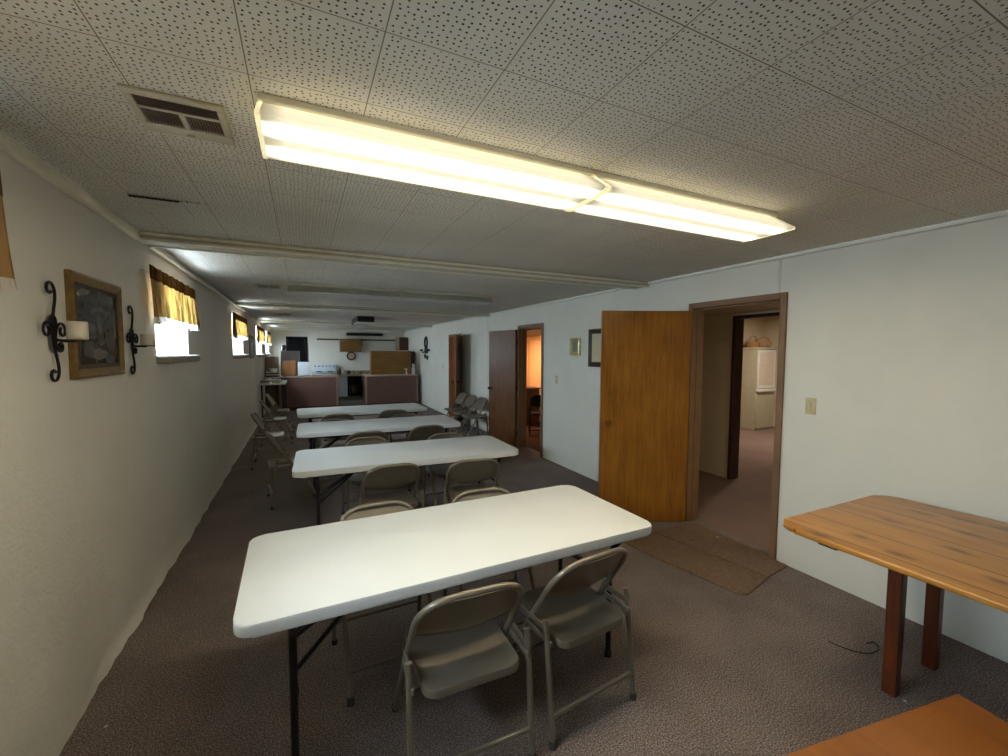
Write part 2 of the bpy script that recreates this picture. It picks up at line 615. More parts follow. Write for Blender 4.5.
def door(n, d, hinge_y, ang, wid, mat, kmat, near=False, hgt=1.99):
    a, b, h = d
    D = struct('door_%d' % n)
    obj('door_frame', casing(n, a, b, h, 'brown_trim'), 'brown_trim', D)
    # leaf is modelled along +y from its hinge, thickness toward -x
    lf = obj('door_leaf', box(-.036, 0, .004, wid, .012, hgt, .002, 1), mat, D, (W - .03, hinge_y, 0), (0, 0, ang))
    k = nb()
    knob(k, 0, wid - .065, .96, 1)
    knob(k, -.036, wid - .065, .96, -1)
    obj('door_knob', k, kmat, lf)
    hg = nb()
    for z in (.22, 1.0, 1.78):
        add_tube(hg, [(.004, -.004, z - .045), (.004, -.004, z + .045)], .007, 8)
    obj('hinge', hg, 'dark_knob', lf)
    return D
door(1, DOOR[0], 2.84, R(65), .83, 'door', 'brass', hgt=2.0)
door(2, DOOR[1], 6.36, R(11.5), .78, 'door_dark', 'dark_knob')
door(3, DOOR[2], 9.23, R(180 - 29), .735, 'door_dim', 'dark_knob')

# ceiling beams (boxed joists with a double cream moulding on the near edge)
def beam(n, y):
    bm = nb()
    add_box(bm, 0, W, y, y + .20, H - .045, H + .01, .004, 1)
    o = struct('trim_%d' % n, bm, 'ceil_beam')
    m = nb()
    add_tube(m, [(0.01, y - .006, H - .012), (W - .01, y - .006, H - .014)], .010, 8)
    add_tube(m, [(0.01, y + .002, H - .046), (W - .01, y + .002, H - .050)], .011, 8)
    add_box(m, 0.01, W - .01, y + .185, y + .207, H - .054, H - .03, .004, 1)
    obj('moulding', m, 'cream_trim', o)
M['ceil_beam'] = plain('painted beam board', rgb(182, 178, 162), .6)
for i, y in enumerate((3.40, 7.55, 11.6, 15.06)):
    beam(i + 1, y)
# left wall: square trunking at the ceiling near the camera, thinner wavy moulding further on
bm = nb()
add_box(bm, .004, .042, YF, 1.45, H - .05, H - .004, .005, 2)
add_box(bm, .004, .042, 1.452, 3.39, H - .052, H - .006, .005, 2)
struct('trim_5', bm, 'cream_trim')
bm = nb()
pts = [(.028 + .012 * noise.noise(Vector((y * .8, 2, 0))), y, H - .04 + .014 * noise.noise(Vector((y * .7, 7, 0)))) for y in [3.62 + .12 * k for k in range(97)]]
add_tube(bm, pts, .017, 8)
struct('trim_6', bm, 'white_trim')
bm = nb()
add_box(bm, W - .03, W - .002, YF, YB, H - .03, H - .002, .008, 2)
struct('trim_7', bm, 'white_trim')
# wallboard joint strips on the right wall
for n, (y, z0, z1) in enumerate(((7.68, 0.0, H - .03), (2.05, 2.075, H - .03), (4.45, 2.3, H - .03))):
    if n < 2:
        struct('trim_%d' % (8 + n), box(W - .005, W - .0005, y - .012, y + .012, z0, z1, .0015, 1), 'white_trim')

# rooms behind the right wall
HX = 5.85
bm = nb()
add_box(bm, W + .12, 10.4, YF, 10.9, -.05, -.001)
struct('floor_hall', bm, 'carpet_hall')
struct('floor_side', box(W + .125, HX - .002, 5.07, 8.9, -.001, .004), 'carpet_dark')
struct('ceiling_hall', box(W + .12, HX + .12, YF, 10.9, 2.11, 2.17), 'hall_ceiling')
bm = nb()
add_box(bm, HX, HX + .12, YF, 2.72, 0, 2.11)
add_box(bm, HX, HX + .12, 2.72, 3.56, 2.05, 2.11)
add_box(bm, HX, HX + .12, 3.56, 5.0, 0, 2.11)
struct('wall_hall', bm, 'wall_warm')
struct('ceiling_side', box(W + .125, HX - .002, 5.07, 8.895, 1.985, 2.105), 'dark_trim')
struct('wall_peach', box(HX, HX + .12, 5.0, 10.9, 0, 2.11), 'wall_orange')
bm = nb()
for y0, y1 in ((2.70, 2.735), (3.555, 3.60)):
    add_box(bm, HX - .02, HX + .14, y0, y1, 0, 2.06, .004, 1)
add_box(bm, HX - .02, HX + .14, 2.70, 3.60, 2.04, 2.08, .004, 1)
struct('trim_10', bm, 'dark_trim')
struct('wall_partition', box(W + .12, HX, 4.95, 5.06, 0, 2.11), 'wall_warm')
struct('wall_divider', box(W + .12, HX, 8.9, 9.0, 0, 2.11), 'wall_orange')
struct('wall_hall_end', box(W + .12, HX, YF - .1, YF, 0, 2.11), 'wall_warm')
struct('wall_hall_far', box(W + .12, HX + .12, 10.9, 11.0, 0, 2.11), 'wall_orange')
struct('wall_far_room_side', box(HX + .12, 10.4, 6.1, 6.2, 0, 2.40), 'wall_warm')
struct('wall_far_room_end', box(10.3, 10.4, YF, 6.2, 0, 2.40), 'wall_warm')
struct('wall_far_room_front', box(HX + .12, 10.4, YF - .1, YF, 0, 2.40), 'wall_warm')
struct('wall_far_room_near', box(HX + .002, HX + .118, YF, 6.2, 2.172, 2.40), 'wall_warm')
struct('ceiling_far_room', box(HX, 10.4, YF - .1, 6.2, 2.40, 2.46), 'hall_ceiling')

# ------------------------------------------------------------------ folding tables
TABLES = [(1.6207, 1.9172, .0249), (1.7727, 3.709, -.0294), (1.7791, 5.2786, -.0172), (1.7618, 6.7892, .025)]
L, D = 1.833, .753
def make_table():
    t = thing('folding_table', '', 'table', group='white folding tables down the room')
    obj('tabletop', prism(rrect(L / 2, D / 2, .06, 8), .692, .737, .008, 3), 'table', t)
    ap = nb()
    for y in (-.30, .30):
        add_box(ap, -L / 2 + .14, L / 2 - .14, y - .012, y + .012, .668, .6915, .003, 1)
    obj('apron_rail', ap, 'black', t)
    for s in (-1, 1):
        x = s * (L / 2 - .17)
        fr = nb()
        add_tube(fr, [(x, -.29, .672), (x, .29, .672)], .012, 8)
        obj('leg_crossbar', fr, 'black', t)
        obj('leg_crossbar', tube([(x, -.225, .22), (x, .225, .22)], .011, 8), 'black', t)
        for q in (-1, 1):
            pts = fillet([(x, q * .315, .680), (x, q * .225, .57), (x, q * .225, .014)], .12, 8)
            lg = obj('leg', tube(pts, .0145, 10), 'black', t)
            obj('foot_cap', lathe([(.018, 0), (.018, .03), (.0148, .034)], 12, (x, q * .225, 0)), 'rubber', lg)
        br = nb()
        add_tube(br, [(x, -.015, .43), (x - s * .40, -.015, .676)], .010, 8)
        add_tube(br, [(x, .015, .43), (x - s * .40, .015, .676)], .010, 8)
        add_tube(br, [(x, -.225, .43), (x, .225, .43)], .010, 8)
        add_tube(br, [(x, -.225, .43), (x - s * .36, -.05, .676)], .009, 8)
        obj('brace', br, 'black', t)
    return t
tab = make_table()
for i, (x, y, a) in enumerate(TABLES):
    place(tab, i == 0, (x, y, 0), a, ['white plastic folding table nearest the camera, long bare top',
        'white plastic folding table second from the camera, behind the nearest one',
        'white plastic folding table third from the camera',
        'white plastic folding table farthest away, closest to the kitchen counters'][i])

# ------------------------------------------------------------------ folding chairs
def make_chair(mat='chair', sheet='chair_in', name='folding_chair'):
    c = thing(name, '', 'chair')
    r = .0132
    hw = .215
    def side(z):      # y of the front leg / back tube at height z
        return .285 - .635 * z
    bf = nb()
    pts = [(-hw, side(.44), .44), (-hw, side(.47), .47), (-.210, side(.745), .745), (.210, side(.745), .745), (hw, side(.47), .47), (hw, side(.44), .44)]
    pl = fillet(pts, [.02, .15, .15, .02], 10)
    add_tube(bf, pl, r, 10)
    obj('back_frame', bf, mat, c)
    for s in (-1, 1):
        lg = obj('leg', tube([(s * hw, side(.45), .45), (s * hw, side(.02), .012)], r, 10), mat, c)
        obj('foot_cap', lathe([(.016, 0), (.016, .025), (.0127, .03)], 10, (s * hw, side(.012), 0)), 'rubber', lg)
        x = s * (hw + .022)
        lg = obj('leg', tube([(x, -.125, .505), (x, -.145, .40), (x, -.185, .012)], r * .95, 10), mat, c)
        obj('foot_cap', lathe([(.015, 0), (.015, .025), (.0122, .03)], 10, (x, -.186, 0)), 'rubber', lg)
        hb = nb()
        add_box(hb, s * hw - .006 + s * .012, s * hw + .006 + s * .012, -.16, .02, .405, .43, .003, 1)
        add_box(hb, s * (hw + .011) - .004, s * (hw + .011) + .004, -.135, .0, .445, .475, .003, 1)
        obj('hinge_bracket', hb, mat, c)
    xr = hw + .022
    st = nb()
    add_tube(st, fillet([(-xr, -.180, .07), (-xr, -.176, .125), (xr, -.176, .125), (xr, -.180, .07)], .045, 6), .0095, 8)
    obj('stretcher', st, mat, c)
    st = nb()
    yz = side(.10)
    add_tube(st, fillet([(-hw, yz + .02, .06), (-hw, yz, .11), (hw, yz, .11), (hw, yz + .02, .06)], .045, 6), .0095, 8)
    obj('stretcher', st, mat, c)
    # seat: dished pressed sheet with rolled rim
    bm = nb()
    out = rrect(.192, .195, .055, 7)
    rings = []
    for k, dz in ((1.0, -.030), (1.0, -.006), (.985, 0), (.93, 0), (.80, -.006), (.45, -.010), (.12, -.011)):
        rings.append([bm.verts.new((x * k, y * k + .005, .425 + dz + .045 * y * .55)) for x, y in out])
    n = len(out)
    for a, b in zip(rings, rings[1:]):
        for i in range(n):
            bm.faces.new((a[i], a[(i + 1) % n], b[(i + 1) % n], b[i]))
    bm.faces.new(rings[-1])
    bm.faces.new(rings[0][::-1])
    obj('seat', bm, sheet, c, ang=50)
    # backrest: curved sheet following the tube, lower edge bowed, small lip
    bm = nb()
    nx, nz = 20, 8
    G = []
    for th in (0, .004):
        g = []
        for i in range(nx + 1):
            u = -1 + 2 * i / nx
            row = []
            for j in range(nz + 1):
                v = j / nz
                x = u * .203
                # top limit follows rounded corners
                ax = max(0, abs(x) - (.203 - .128))
                ztop = .740 - (.128 - math.sqrt(max(0, .128 ** 2 - ax ** 2))) * .9
                zbot = .560 - .035 * (1 - u * u)
                z = zbot + (ztop - zbot) * v
                bow = -.022 * (1 - u * u)
                lip = .010 * max(0, 1 - v * 6)
                y = side(z) + bow + lip + th
                row.append(bm.verts.new((x, y, z)))
            g.append(row)
        G.append(g)
    for g, fl in ((G[0], 0), (G[1], 1)):
        for i in range(nx):
            for j in range(nz):
                q = (g[i][j], g[i + 1][j], g[i + 1][j + 1], g[i][j + 1])
                bm.faces.new(q[::-1] if fl else q)
    for i in range(nx):
        for j in (0, nz):
            bm.faces.new((G[0][i][j], G[0][i + 1][j], G[1][i + 1][j], G[1][i][j]))
    for j in range(nz):
        for i in (0, nx):
            bm.faces.new((G[0][i][j], G[0][i][j + 1], G[1][i][j + 1], G[1][i][j]))
    obj('backrest', bm, sheet, c, ang=50)
    return c
chair = make_chair()
def yf(top):          # chair centre y from the back-top y, sitter facing +y / -y
    return top + .192
CH = []   # (x, y, rz, label, group)
g1, g2, g3, g4 = ('chairs at the nearest table', 'chairs at the second table', 'chairs at the third table', 'chairs at the farthest table')
CH.append((1.49, 1.565, R(-1), 'taupe folding chair nearest the camera, left front of the nearest white table', g1))
CH.append((2.04, 1.595, R(6), 'taupe metal folding chair at right front of the nearest table, back turned to the camera', g1))
CH.append((1.305, 2.245, R(180 + 2), 'folding chair facing the camera behind the nearest table, left of two', g1))
CH.append((1.92, 2.225, R(180 - 2), 'folding chair facing the camera behind the nearest table, right of two', g1))
CH.append((1.54, yf(3.22), R(2), 'folding chair with back to the camera at second table, left of its two front chairs', g2))
CH.append((2.20, yf(3.11), R(-9), 'folding chair with back to the camera at second table, right of its two front chairs', g2))
CH.append((1.50, 4.36 - .165, R(180), 'folding chair facing the camera behind the second table, left of two', g2))
CH.append((2.28, 4.24 - .165, R(180), 'folding chair facing the camera behind the second table, right of two', g2))
CH.append((1.55, yf(4.68), 0, 'folding chair with back to the camera at third table, left of its two front chairs', g3))
CH.append((2.24, yf(4.80), R(3), 'folding chair with back to the camera at third table, right of its two front chairs', g3))
CH.append((1.29, 5.72 - .165, R(180), 'folding chair facing the camera behind the third table, left of two', g3))
CH.append((2.18, 5.78 - .165, R(180), 'folding chair facing the camera behind the third table, right of two', g3))
CH.append((1.35, yf(6.15), R(2), 'folding chair with back to the camera at farthest table, left of its two front chairs', g4))
CH.append((2.16, yf(6.30), R(-6), 'folding chair with back to the camera at farthest table, right of its two front chairs', g4))
g5 = 'chairs along the left wall'
CH.append((.775, 5.08, R(-82), 'folding chair seen sideways near the left wall, nearest of the four along it', g5))
CH.append((.47, 6.80, R(-90), 'folding chair against the left wall, second of the four from the camera', g5))
CH.append((.45, 8.40, R(-88), 'folding chair against the left wall, third of the four from the camera', g5))
CH.append((.46, 9.60, R(-92), 'folding chair against the left wall, farthest of the four and nearest the kitchen counter', g5))
g6 = 'chairs along the right wall between the two far doors'
for k, (x, y) in enumerate(((3.82, 7.34), (3.81, 7.85), (3.79, 8.355))):
    CH.append((x, y, R(90 + (0, 0, 1)[k]), 'folding chair against the right wall, ' + ('nearest of the row, beside the open middle door', 'second of the row from the open middle door', 'farthest of the row, beside the farthest door')[k], g6))
for i, (x, y, rz, lab, g) in enumerate(CH):
    place(chair, i == 0, (x, y, 0), rz, lab, g)
bch = make_chair('blackchair', 'blackchair')
place(bch, True, (5.15, 7.15, .004), R(150), 'black folding chair in the peach room beyond the middle door')

# ------------------------------------------------------------------ ceiling lamps
def make_lamp(lens, name, label, loc, mirror=False):
    t = thing(name, label, 'ceiling light', loc)
    hl = .597
    obj('housing', box(-hl, hl, -.06, .06, -.022, 0, .004, 1), 'lampmetal', t)
    prof = [(-.045, -.022), (-.142, -.094), (-.143, -.103), (-.138, -.107), (-.07, -.109), (.07, -.109), (.138, -.107), (.143, -.103), (.142, -.094), (.045, -.022)]
    bm = nb()
    a = [bm.verts.new((-hl + .012, y, z)) for y, z in prof]
    b = [bm.verts.new((hl - .012, y, z)) for y, z in prof]
    for i in range(len(prof) - 1):
        bm.faces.new((a[i], a[i + 1], b[i + 1], b[i]))
    obj('diffuser', bm, lens, t, ang=20)
    for s in (-1, 1):
        bm = nb()
        x0, x1 = sorted((s * (hl - .013), s * hl))
        p2 = [(y * 1.015, z - .002) for y, z in prof]
        va = [bm.verts.new((x0, y, z)) for y, z in p2]
        vb = [bm.verts.new((x1, y, z)) for y, z in p2]
        bm.faces.new(va)
        bm.faces.new(vb[::-1])
        n = len(p2)
        for i in range(n):
            bm.faces.new((va[i], va[(i + 1) % n], vb[(i + 1) % n], vb[i]))
        obj('end_cap', bm, 'lampcap' if lens == 'lamp' else 'lampmetal', t)
    return t
M['lampcap'] = plain('glowing ivory lamp end cap', rgb(226, 216, 168), .35)
_b = M['lampcap'].node_tree.nodes['Principled BSDF']
_b.inputs['Emission Color'].default_value = (1, .86, .5, 1)
_b.inputs['Emission Strength'].default_value = .55
LY = 1.497
l1 = make_lamp('lamp', 'fluorescent_ceiling_light', 'lit wraparound fluorescent ceiling light, left of the glowing pair', (.835 + .595, LY, H))
l2 = make_lamp('lamp', 'fluorescent_ceiling_light', 'lit wraparound fluorescent ceiling light, right of the glowing pair', (.835 + 1.792, LY, H))
for l in (l1, l2):
    l['group'] = 'lit fluorescent lights'
l3 = make_lamp('lampoff', 'fluorescent_ceiling_light', 'unlit white fluorescent ceiling light behind first beam, left of the pair', (.79 + .605, 5.25, H))
l4 = make_lamp('lampoff', 'fluorescent_ceiling_light', 'unlit white fluorescent ceiling light behind first beam, right of the pair', (.79 + 1.815, 5.25, H))
for l in (l3, l4):
    l['group'] = 'unlit fluorescent lights'

# air registers
def make_vent(label, loc, group):
    t = thing('air_register', label, 'vent', loc, 0, group)
    fr = nb()
    w, d = .125, .13
    add_box(fr, -w, w, -d, -d + .028, -.012, 0, .003, 1)
    add_box(fr, -w, w, d - .062, d, -.012, 0, .003, 1)
    add_box(fr, -w, -w + .022, -d + .028, d - .062, -.012, 0, .003, 1)
    add_box(fr, w - .022, w, -d + .028, d - .062, -.012, 0, .003, 1)
    add_box(fr, -w + .022, w - .022, -d + .092, -d + .104, -.011, 0, .002, 1)
    add_box(fr, -.008, .008, -d + .104, d - .062, -.011, 0, .002, 1)
    obj('frame', fr, 'ventwhite', t)
    lv = nb()
    add_box(lv, -w + .022, w - .022, -d + .028, d - .062, -.002, -.0005)
    for k in range(5):
        y = -d + .036 + k * .012
        add_box(lv, -w + .022, w - .022, y, y + .0035, -.009, -.002)
    obj('louvre', lv, 'ventdark', t)
    bl = nb()
    for k in range(24):
        x = -w + .028 + k * .0085
        if abs(x) > .009:
            add_box(bl, x, x + .0022, -d + .105, d - .063, -.009, -.002)
    obj('blade', bl, 'ventblade', t)
    obj('damper_lever', box(-.012, .012, d - .03, d - .014, -.018, -.0115, .002, 1), 'ventwhite', t)
    return t
v1 = make_vent('white ceiling air register with dark louvres, left of the lit lamps', (.61, 1.695, H), 'air registers in the ceiling')
for lab, loc in (('small ceiling air register beyond the first beam, near the unlit lamps', (.60, 5.62, H)), ('farthest ceiling air register, well beyond the unlit lamps', (.62, 9.72, H))):
    c = copy_tree(v1)
    c.location = loc
    c['label'] = lab
# loose ceiling tile with a dropped edge
M['tile_edge'] = plain('dark tile slit', rgb(70, 50, 40), .9)  # dark colour stands in for the shaded gap at the dropped edge
bm = nb()
add_box(bm, 0, .29, 0, .29, -.012, 0)
for v in bm.verts:
    if v.co.y > .1:
        v.co.z += .012
    if v.co.x > .2 and v.co.y < .1:
        v.co.z += .009
lt = struct('trim_11', bm, 'ceiling', loc=(.20, 2.63, H))
obj('tile_edge', box(.004, .2, -.003, .0005, -.012, -.003), 'tile_edge', lt)

# ------------------------------------------------------------------ left wall decor
def spiral(cy, cz, r0, r1, a0, turns, s=1, n=22):
    o = []
    for k in range(n + 1):
        t = k / n
        r = r0 + (r1 - r0) * t
        a = a0 + s * turns * 2 * PI * t
        o.append((0, cy + r * math.cos(a), cz + r * math.sin(a)))
    return o
def make_sconce(label, loc, group):
    t = thing('candle_sconce', label, 'sconce', loc, 0, group)
    bm = nb()
    x = .018
    def curl(y, z, head, segs, ds=.004):
        o = [(x, y, z)]
        for ln, k0, k1 in segs:
            n = max(2, int(ln / ds))
            for q in range(n):
                head += (k0 + (k1 - k0) * (q + .5) / n) * ln / n
                y += math.cos(head) * ln / n
                z += math.sin(head) * ln / n
                o.append((x, y, z))
        return o
    # tall bowed stem with an inward curl at both ends
    add_tube(bm, curl(-.016, 0, R(90), [(.11, -5, -1), (.05, 0, 12), (.15, 14, 62)]), .0056, 8)
    add_tube(bm, curl(-.016, 0, R(-90), [(.11, 5, 1), (.05, 0, -12), (.15, -14, -62)]), .0056, 8)
    # side curls and the two small inner curls
    add_tube(bm, curl(.0, -.05, R(92), [(.075, 2, 14), (.17, 18, 58)]), .0052, 8)
    add_tube(bm, curl(.0, -.05, R(88), [(.075, -2, -14), (.17, -18, -58)]), .0052, 8)
    add_tube(bm, curl(.0, .0, R(60), [(.05, 6, 20), (.12, 34, 95)]), .0052, 8)
    add_tube(bm, curl(.0, -.03, R(-80), [(.05, 6, 20), (.12, 34, 95)]), .0052, 8)
    add_tube(bm, [(x, -.008, .03), (x, -.002, -.055)], .008, 8)
    obj('scroll', bm, 'iron', t)
    ar = nb()
    add_tube(ar, [(x, 0, -.03), (.04, 0, -.036), (.085, 0, -.036)], .006, 8)
    obj('arm', ar, 'iron', t)
    obj('candle_plate', lathe([(.0, -.036), (.056, -.034), (.058, -.030), (.0, -.031)], 24, (.088, 0, 0)), 'iron', t)
    return t
def make_candle(label, loc, r, h):
    t = thing('pillar_candle', label, 'candle', loc, 0, 'candles on the wall sconces')
    obj('wax', lathe([(r * .96, 0), (r, .006), (r, h - .008), (r * .95, h), (r * .55, h - .004), (0, h - .010)], 24), 'wax', t)
    obj('wick', tube([(0, 0, h - .011), (.002, 0, h + .002)], .0014, 6), 'iron', t)
    return t
s1 = make_sconce('black wrought iron scroll sconce left of the gilt framed painting', (0, 2.37, 1.685), 'scroll sconces beside the painting')
s2 = copy_tree(s1)
s2.location = (0, 3.25, 1.672)
s2['label'] = 'black wrought iron scroll sconce between the gilt framed painting and the window'
make_candle('cream pillar candle on the sconce nearest the camera, left of the painting', (.088, 2.37, 1.685 - .0305), .034, .076)
make_candle('cream pillar candle on the sconce by the window, right of the painting', (.088, 3.25, 1.672 - .0305), .033, .068)

def picture(name, label, loc, rot, w, h, fw, fd, fmat, imat, extra=None, cat='picture', lip=None):
    """built in local x (width) z (height), facing -y"""
    t = thing(name, label, cat, loc)
    t.rotation_euler = rot
    fr = nb()
    prof = [(0, 0), (0, fd * .8), (fw * .25, fd), (fw * .6, fd * .75), (fw, fd * .55), (fw, 0)]
    rings = []
    for ox, d in prof:
        rings.append([fr.verts.new((sx * (w / 2 - ox), -d, sz * (h / 2 - ox))) for sx, sz in ((-1, -1), (1, -1), (1, 1), (-1, 1))])
    for a, b in zip(rings, rings[1:] + rings[:1]):
        for i in range(4):
            fr.faces.new((a[i], a[(i + 1) % 4], b[(i + 1) % 4], b[i]))
    obj('frame', fr, fmat, t, ang=15)
    iw, ih = w / 2 - fw, h / 2 - fw
    if lip:
        lp = nb()
        g = .020
        for x0, x1, z0, z1 in ((-iw, iw, -ih, -ih + g), (-iw, iw, ih - g, ih), (-iw, -iw + g, -ih, ih), (iw - g, iw, -ih, ih)):
            add_box(lp, x0, x1, -fd * .62, -fd * .3, z0, z1)
        obj('frame_lip', lp, lip, t)
    im = obj('image', box(-iw, iw, -fd * .4, -fd * .2, -ih, ih), imat, t)
    if extra:
        extra(im, iw, ih, -fd * .4)
    return t
def blob(x, z, rx, rz, y, n=20, jit=.12, seed=0):
    rr = random.Random(seed)
    bm = nb()
    vs = []
    for k in range(n):
        a = 2 * PI * k / n
        j = 1 + rr.uniform(-jit, jit)
        vs.append(bm.verts.new((x + rx * j * math.cos(a), y, z + rz * j * math.sin(a))))
    bm.faces.new(vs)
    r = bmesh.ops.extrude_face_region(bm, geom=bm.faces[:])
    for v in r['geom']:
        if isinstance(v, bmesh.types.BMVert):
            v.co.y += .0014
    return bm
def still_life(im, iw, ih, y):
    y -= .0015
    for m, x, z, rx, rz, s in (('paint_dark', -.06, .07, .14, .05, 1), ('paint_lamp', .02, .075, .10, .030, 2), ('paint_dark', .02, .065, .075, .018, 3), ('paint_lamp', .01, .02, .030, .05, 4),
                               ('paint_brown', .13, -.06, .055, .055, 5), ('paint_lamp', .0, -.13, .09, .028, 6), ('paint_brown', -.13, -.10, .06, .05, 7), ('paint_dark', .12, -.16, .06, .03, 8), ('paint_brown', .02, -.06, .04, .03, 9)):
        obj('paint_dab', blob(x, z, rx, rz, y - .0005 * s * .3, seed=s, jit=.2), m, im)
picture('framed_picture', 'large dark painting in a gilt frame on the left wall between two sconces', (.002, 2.80, 1.722), (0, 0, R(90)), .57, .485, .045, .028, 'gold', 'painting', still_life, lip='darkgold')
picture('framed_picture', 'dark brown framed picture on the left wall between the second and third windows', (.004, 9.95, 1.69), (0, 0, R(90)), .80, .46, .07, .014, 'brownwood', 'paint_brown')
M['silver_gold'] = plain('pale gold frame', rgb(196, 184, 120), .3, .5)
M['paint_grey'] = plain('grey print', rgb(120, 116, 100), .5, var=.2, scale=60)
picture('framed_picture', 'small pale gold framed picture on the right wall left of the open nearest door', (W - .002, 4.705, 1.69), (0, 0, R(-90)), .225, .235, .05, .03, 'silver_gold', 'paint_grey')
picture('framed_picture', 'dark wood framed certificate partly hidden behind the open nearest door', (W - .002, 4.10, 1.67), (0, 0, R(-90)), .60, .47, .06, .03, 'darkwood', 'paper')

# valances
def make_valance(i, a, b, ztop, zbot, label):
    t = thing('window_valance', label, 'curtain', (0.03, (a + b) / 2, 0), 0, 'gold valances over the left windows')
    hw = (b - a) / 2
    rr = random.Random(30 + i)
    ph = rr.uniform(0, 6)
    def xoff(y, v):
        n = math.sin(y * 40 + ph + 2.6 * noise.noise(Vector((y * 3, i, 0)))) * .5 + .5 * noise.noise(Vector((y * 15, i + 5, v * .8)))
        return .022 + (.010 + .026 * v) * n + .010 * v
    def sheet(z0, z1, v0, v1, nz, wav=0):
        bm = nb()
        ny = 110
        g = []
        for k in range(ny + 1):
            y = -hw + 2 * hw * k / ny
            row = []
            for j in range(nz + 1):
                u = j / nz
                z = z0 + (z1 - z0) * u
                v = v0 + (v1 - v0) * u
                dz = wav * .010 * math.sin(y * 85 + i) * u if wav else 0
                dz += .014 * noise.noise(Vector((y * 4, i * 3, 0))) * max(v, 0)
                row.append(bm.verts.new((xoff(y, v), y, z + dz)))
            g.append(row)
        for k in range(ny):
            for j in range(nz):
                bm.faces.new((g[k][j], g[k + 1][j], g[k + 1][j + 1], g[k][j + 1]))
        return bm
    def solid(o, th):
        md = o.modifiers.new('thickness', 'SOLIDIFY')
        md.thickness = th
        md.offset = 0
        return o
    hz = ztop - .085
    obj('cloth', sheet(hz, zbot + .04, .15, 1, 10), 'curtain', t, ang=180)
    solid(obj('heading', sheet(ztop, hz - .004, .0, .15, 4, 0), 'curtain_head', t, ang=180), .004)
    obj('lace_edge', sheet(zbot + .04, zbot, 1, 1.15, 3, 1), 'lace', t, ang=180)
    obj('curtain_rod', tube([(-.008, -hw - .02, ztop - .05), (-.008, hw + .02, ztop - .05)], .005, 8), 'white', t)
    for s in (-1, 1):
        obj('rod_bracket', box(-.029, -.002, s * (hw + .012) - .006, s * (hw + .012) + .006, ztop - .062, ztop - .038, .003, 1), 'white', t)
    return t
names = ['gold ruffled valance with white lace hem at the left edge, nearest the camera',
         'gold ruffled valance with white lace hem on the window beside the sconces',
         'gold ruffled valance on the second window along the left wall, past the first beam',
         'gold ruffled valance on the third visible window along the left wall, beside the kitchen counter',
         'gold ruffled valance on the farthest window in the kitchen corner']
for i, (a, b, zt, zb) in enumerate(((.15, 1.985, 2.20, 1.80), (3.50, 4.78, 2.17, 1.80), (7.12, 8.80, 2.17, 1.80), (10.6, 12.5, 2.17, 1.79), (13.5, 15.0, 2.17, 1.79))):
    make_valance(i, a, b, zt, zb, names[i])

# ------------------------------------------------------------------ right wall fittings
def switch(name, label, loc, toggle=True, w=.072, h=.118, mat='ivory'):
    t = thing(name, label, 'switch' if toggle else 'outlet', loc)
    obj('plate', box(-.006, 0, -w / 2, w / 2, -h / 2, h / 2, .003, 2), mat, t)
    if toggle:
        obj('toggle', box(-.018, -.005, -.005, .005, -.004, .014, .002, 1), 'white', t)
        sc = nb()
        for z in (-.03, .03):
            add_lathe(sc, [(.0035, -.0075), (.0035, -.005)], 8, (0, 0, z), 'X')
        obj('screw', sc, 'grey', t)
    else:
        for z in (-.02, .02):
            obj('socket', box(-.008, -.005, -.014, .014, z - .013, z + .013, .003, 1), 'white', t)
    return t
switch('light_switch', 'ivory light switch on the right wall beside the nearest doorway', (W, 1.785, 1.235))
switch('light_switch', 'light switch on the right wall beside the middle doorway', (W, 5.17, 1.22))
switch('light_switch', 'small light switch on the right wall beyond the farthest door', (W, 10.65, 1.22))
switch('wall_outlet', 'wall outlet behind the row of chairs, by the vertical joint strip', (W, 7.62, .83), False, .09, .12, 'white')

t = thing('wall_candelabra', 'black ornamental candle holder hung on the far right wall near the kitchen', 'sconce', (W, 12.25, 1.68))
bm = nb()
ringp = [(-.02, .13 * math.cos(2 * PI * k / 24), .20 + .16 * math.sin(2 * PI * k / 24)) for k in range(25)]
add_tube(bm, ringp, .028, 8)
add_box(bm, -.035, -.004, -.14, .14, -.12, .06, .012, 2)
obj('mirror_frame', bm, 'iron', t)
for s in (-1, 1):
    bm = nb()
    add_tube(bm, [(-.02, s * .05, -.02), (-.05, s * .22, -.10), (-.06, s * .38, -.04 + (s > 0) * .02)], .014, 8)
    add_lathe(bm, [(.0, 0), (.045, .01), (.05, .05), (.03, .06)], 12, (-.06, s * .38, -.05))
    obj('candle_arm', bm, 'iron', t)
for s, dz in ((-1, -.24), (1, -.2)):
    bm = nb()
    add_box(bm, -.03, -.006, s * .12 - .11, s * .12 + .11, dz - .07, dz + .06, .015, 1, Matrix.Rotation(.0, 4, 'X'))
    for v in bm.verts:
        if v.co.z < dz:
            v.co.y = s * .12 + (v.co.y - s * .12) * .35
    obj('drop_ornament', bm, 'iron', t)

# carpet offcuts in front of the nearest doorway
def slab(name, label, pts, z1, mat):
    bm = prism(pts, .0, z1, .004, 2)
    return tag(obj(name, bm, mat), label, 'mat', 'carpet pieces at the nearest doorway')
slab('carpet_offcut', 'brown carpet strip laid along the threshold of the nearest doorway', [(3.77, 2.64), (3.93, 1.845), (4.215, 1.88), (4.215, 2.05), (4.25, 2.06), (4.25, 2.74), (4.15, 2.77), (3.75, 2.76)], .014, 'carpet_mat')
slab('carpet_offcut', 'brown carpet strip beyond the threshold strip, closest to the nearest white table', [(3.36, 2.72), (3.41, 2.40), (3.465, 2.14), (3.53, 1.80), (3.565, 1.765), (3.61, 1.765), (3.916, 1.840), (3.756, 2.64), (3.73, 2.76)], .011, 'carpet_mat')

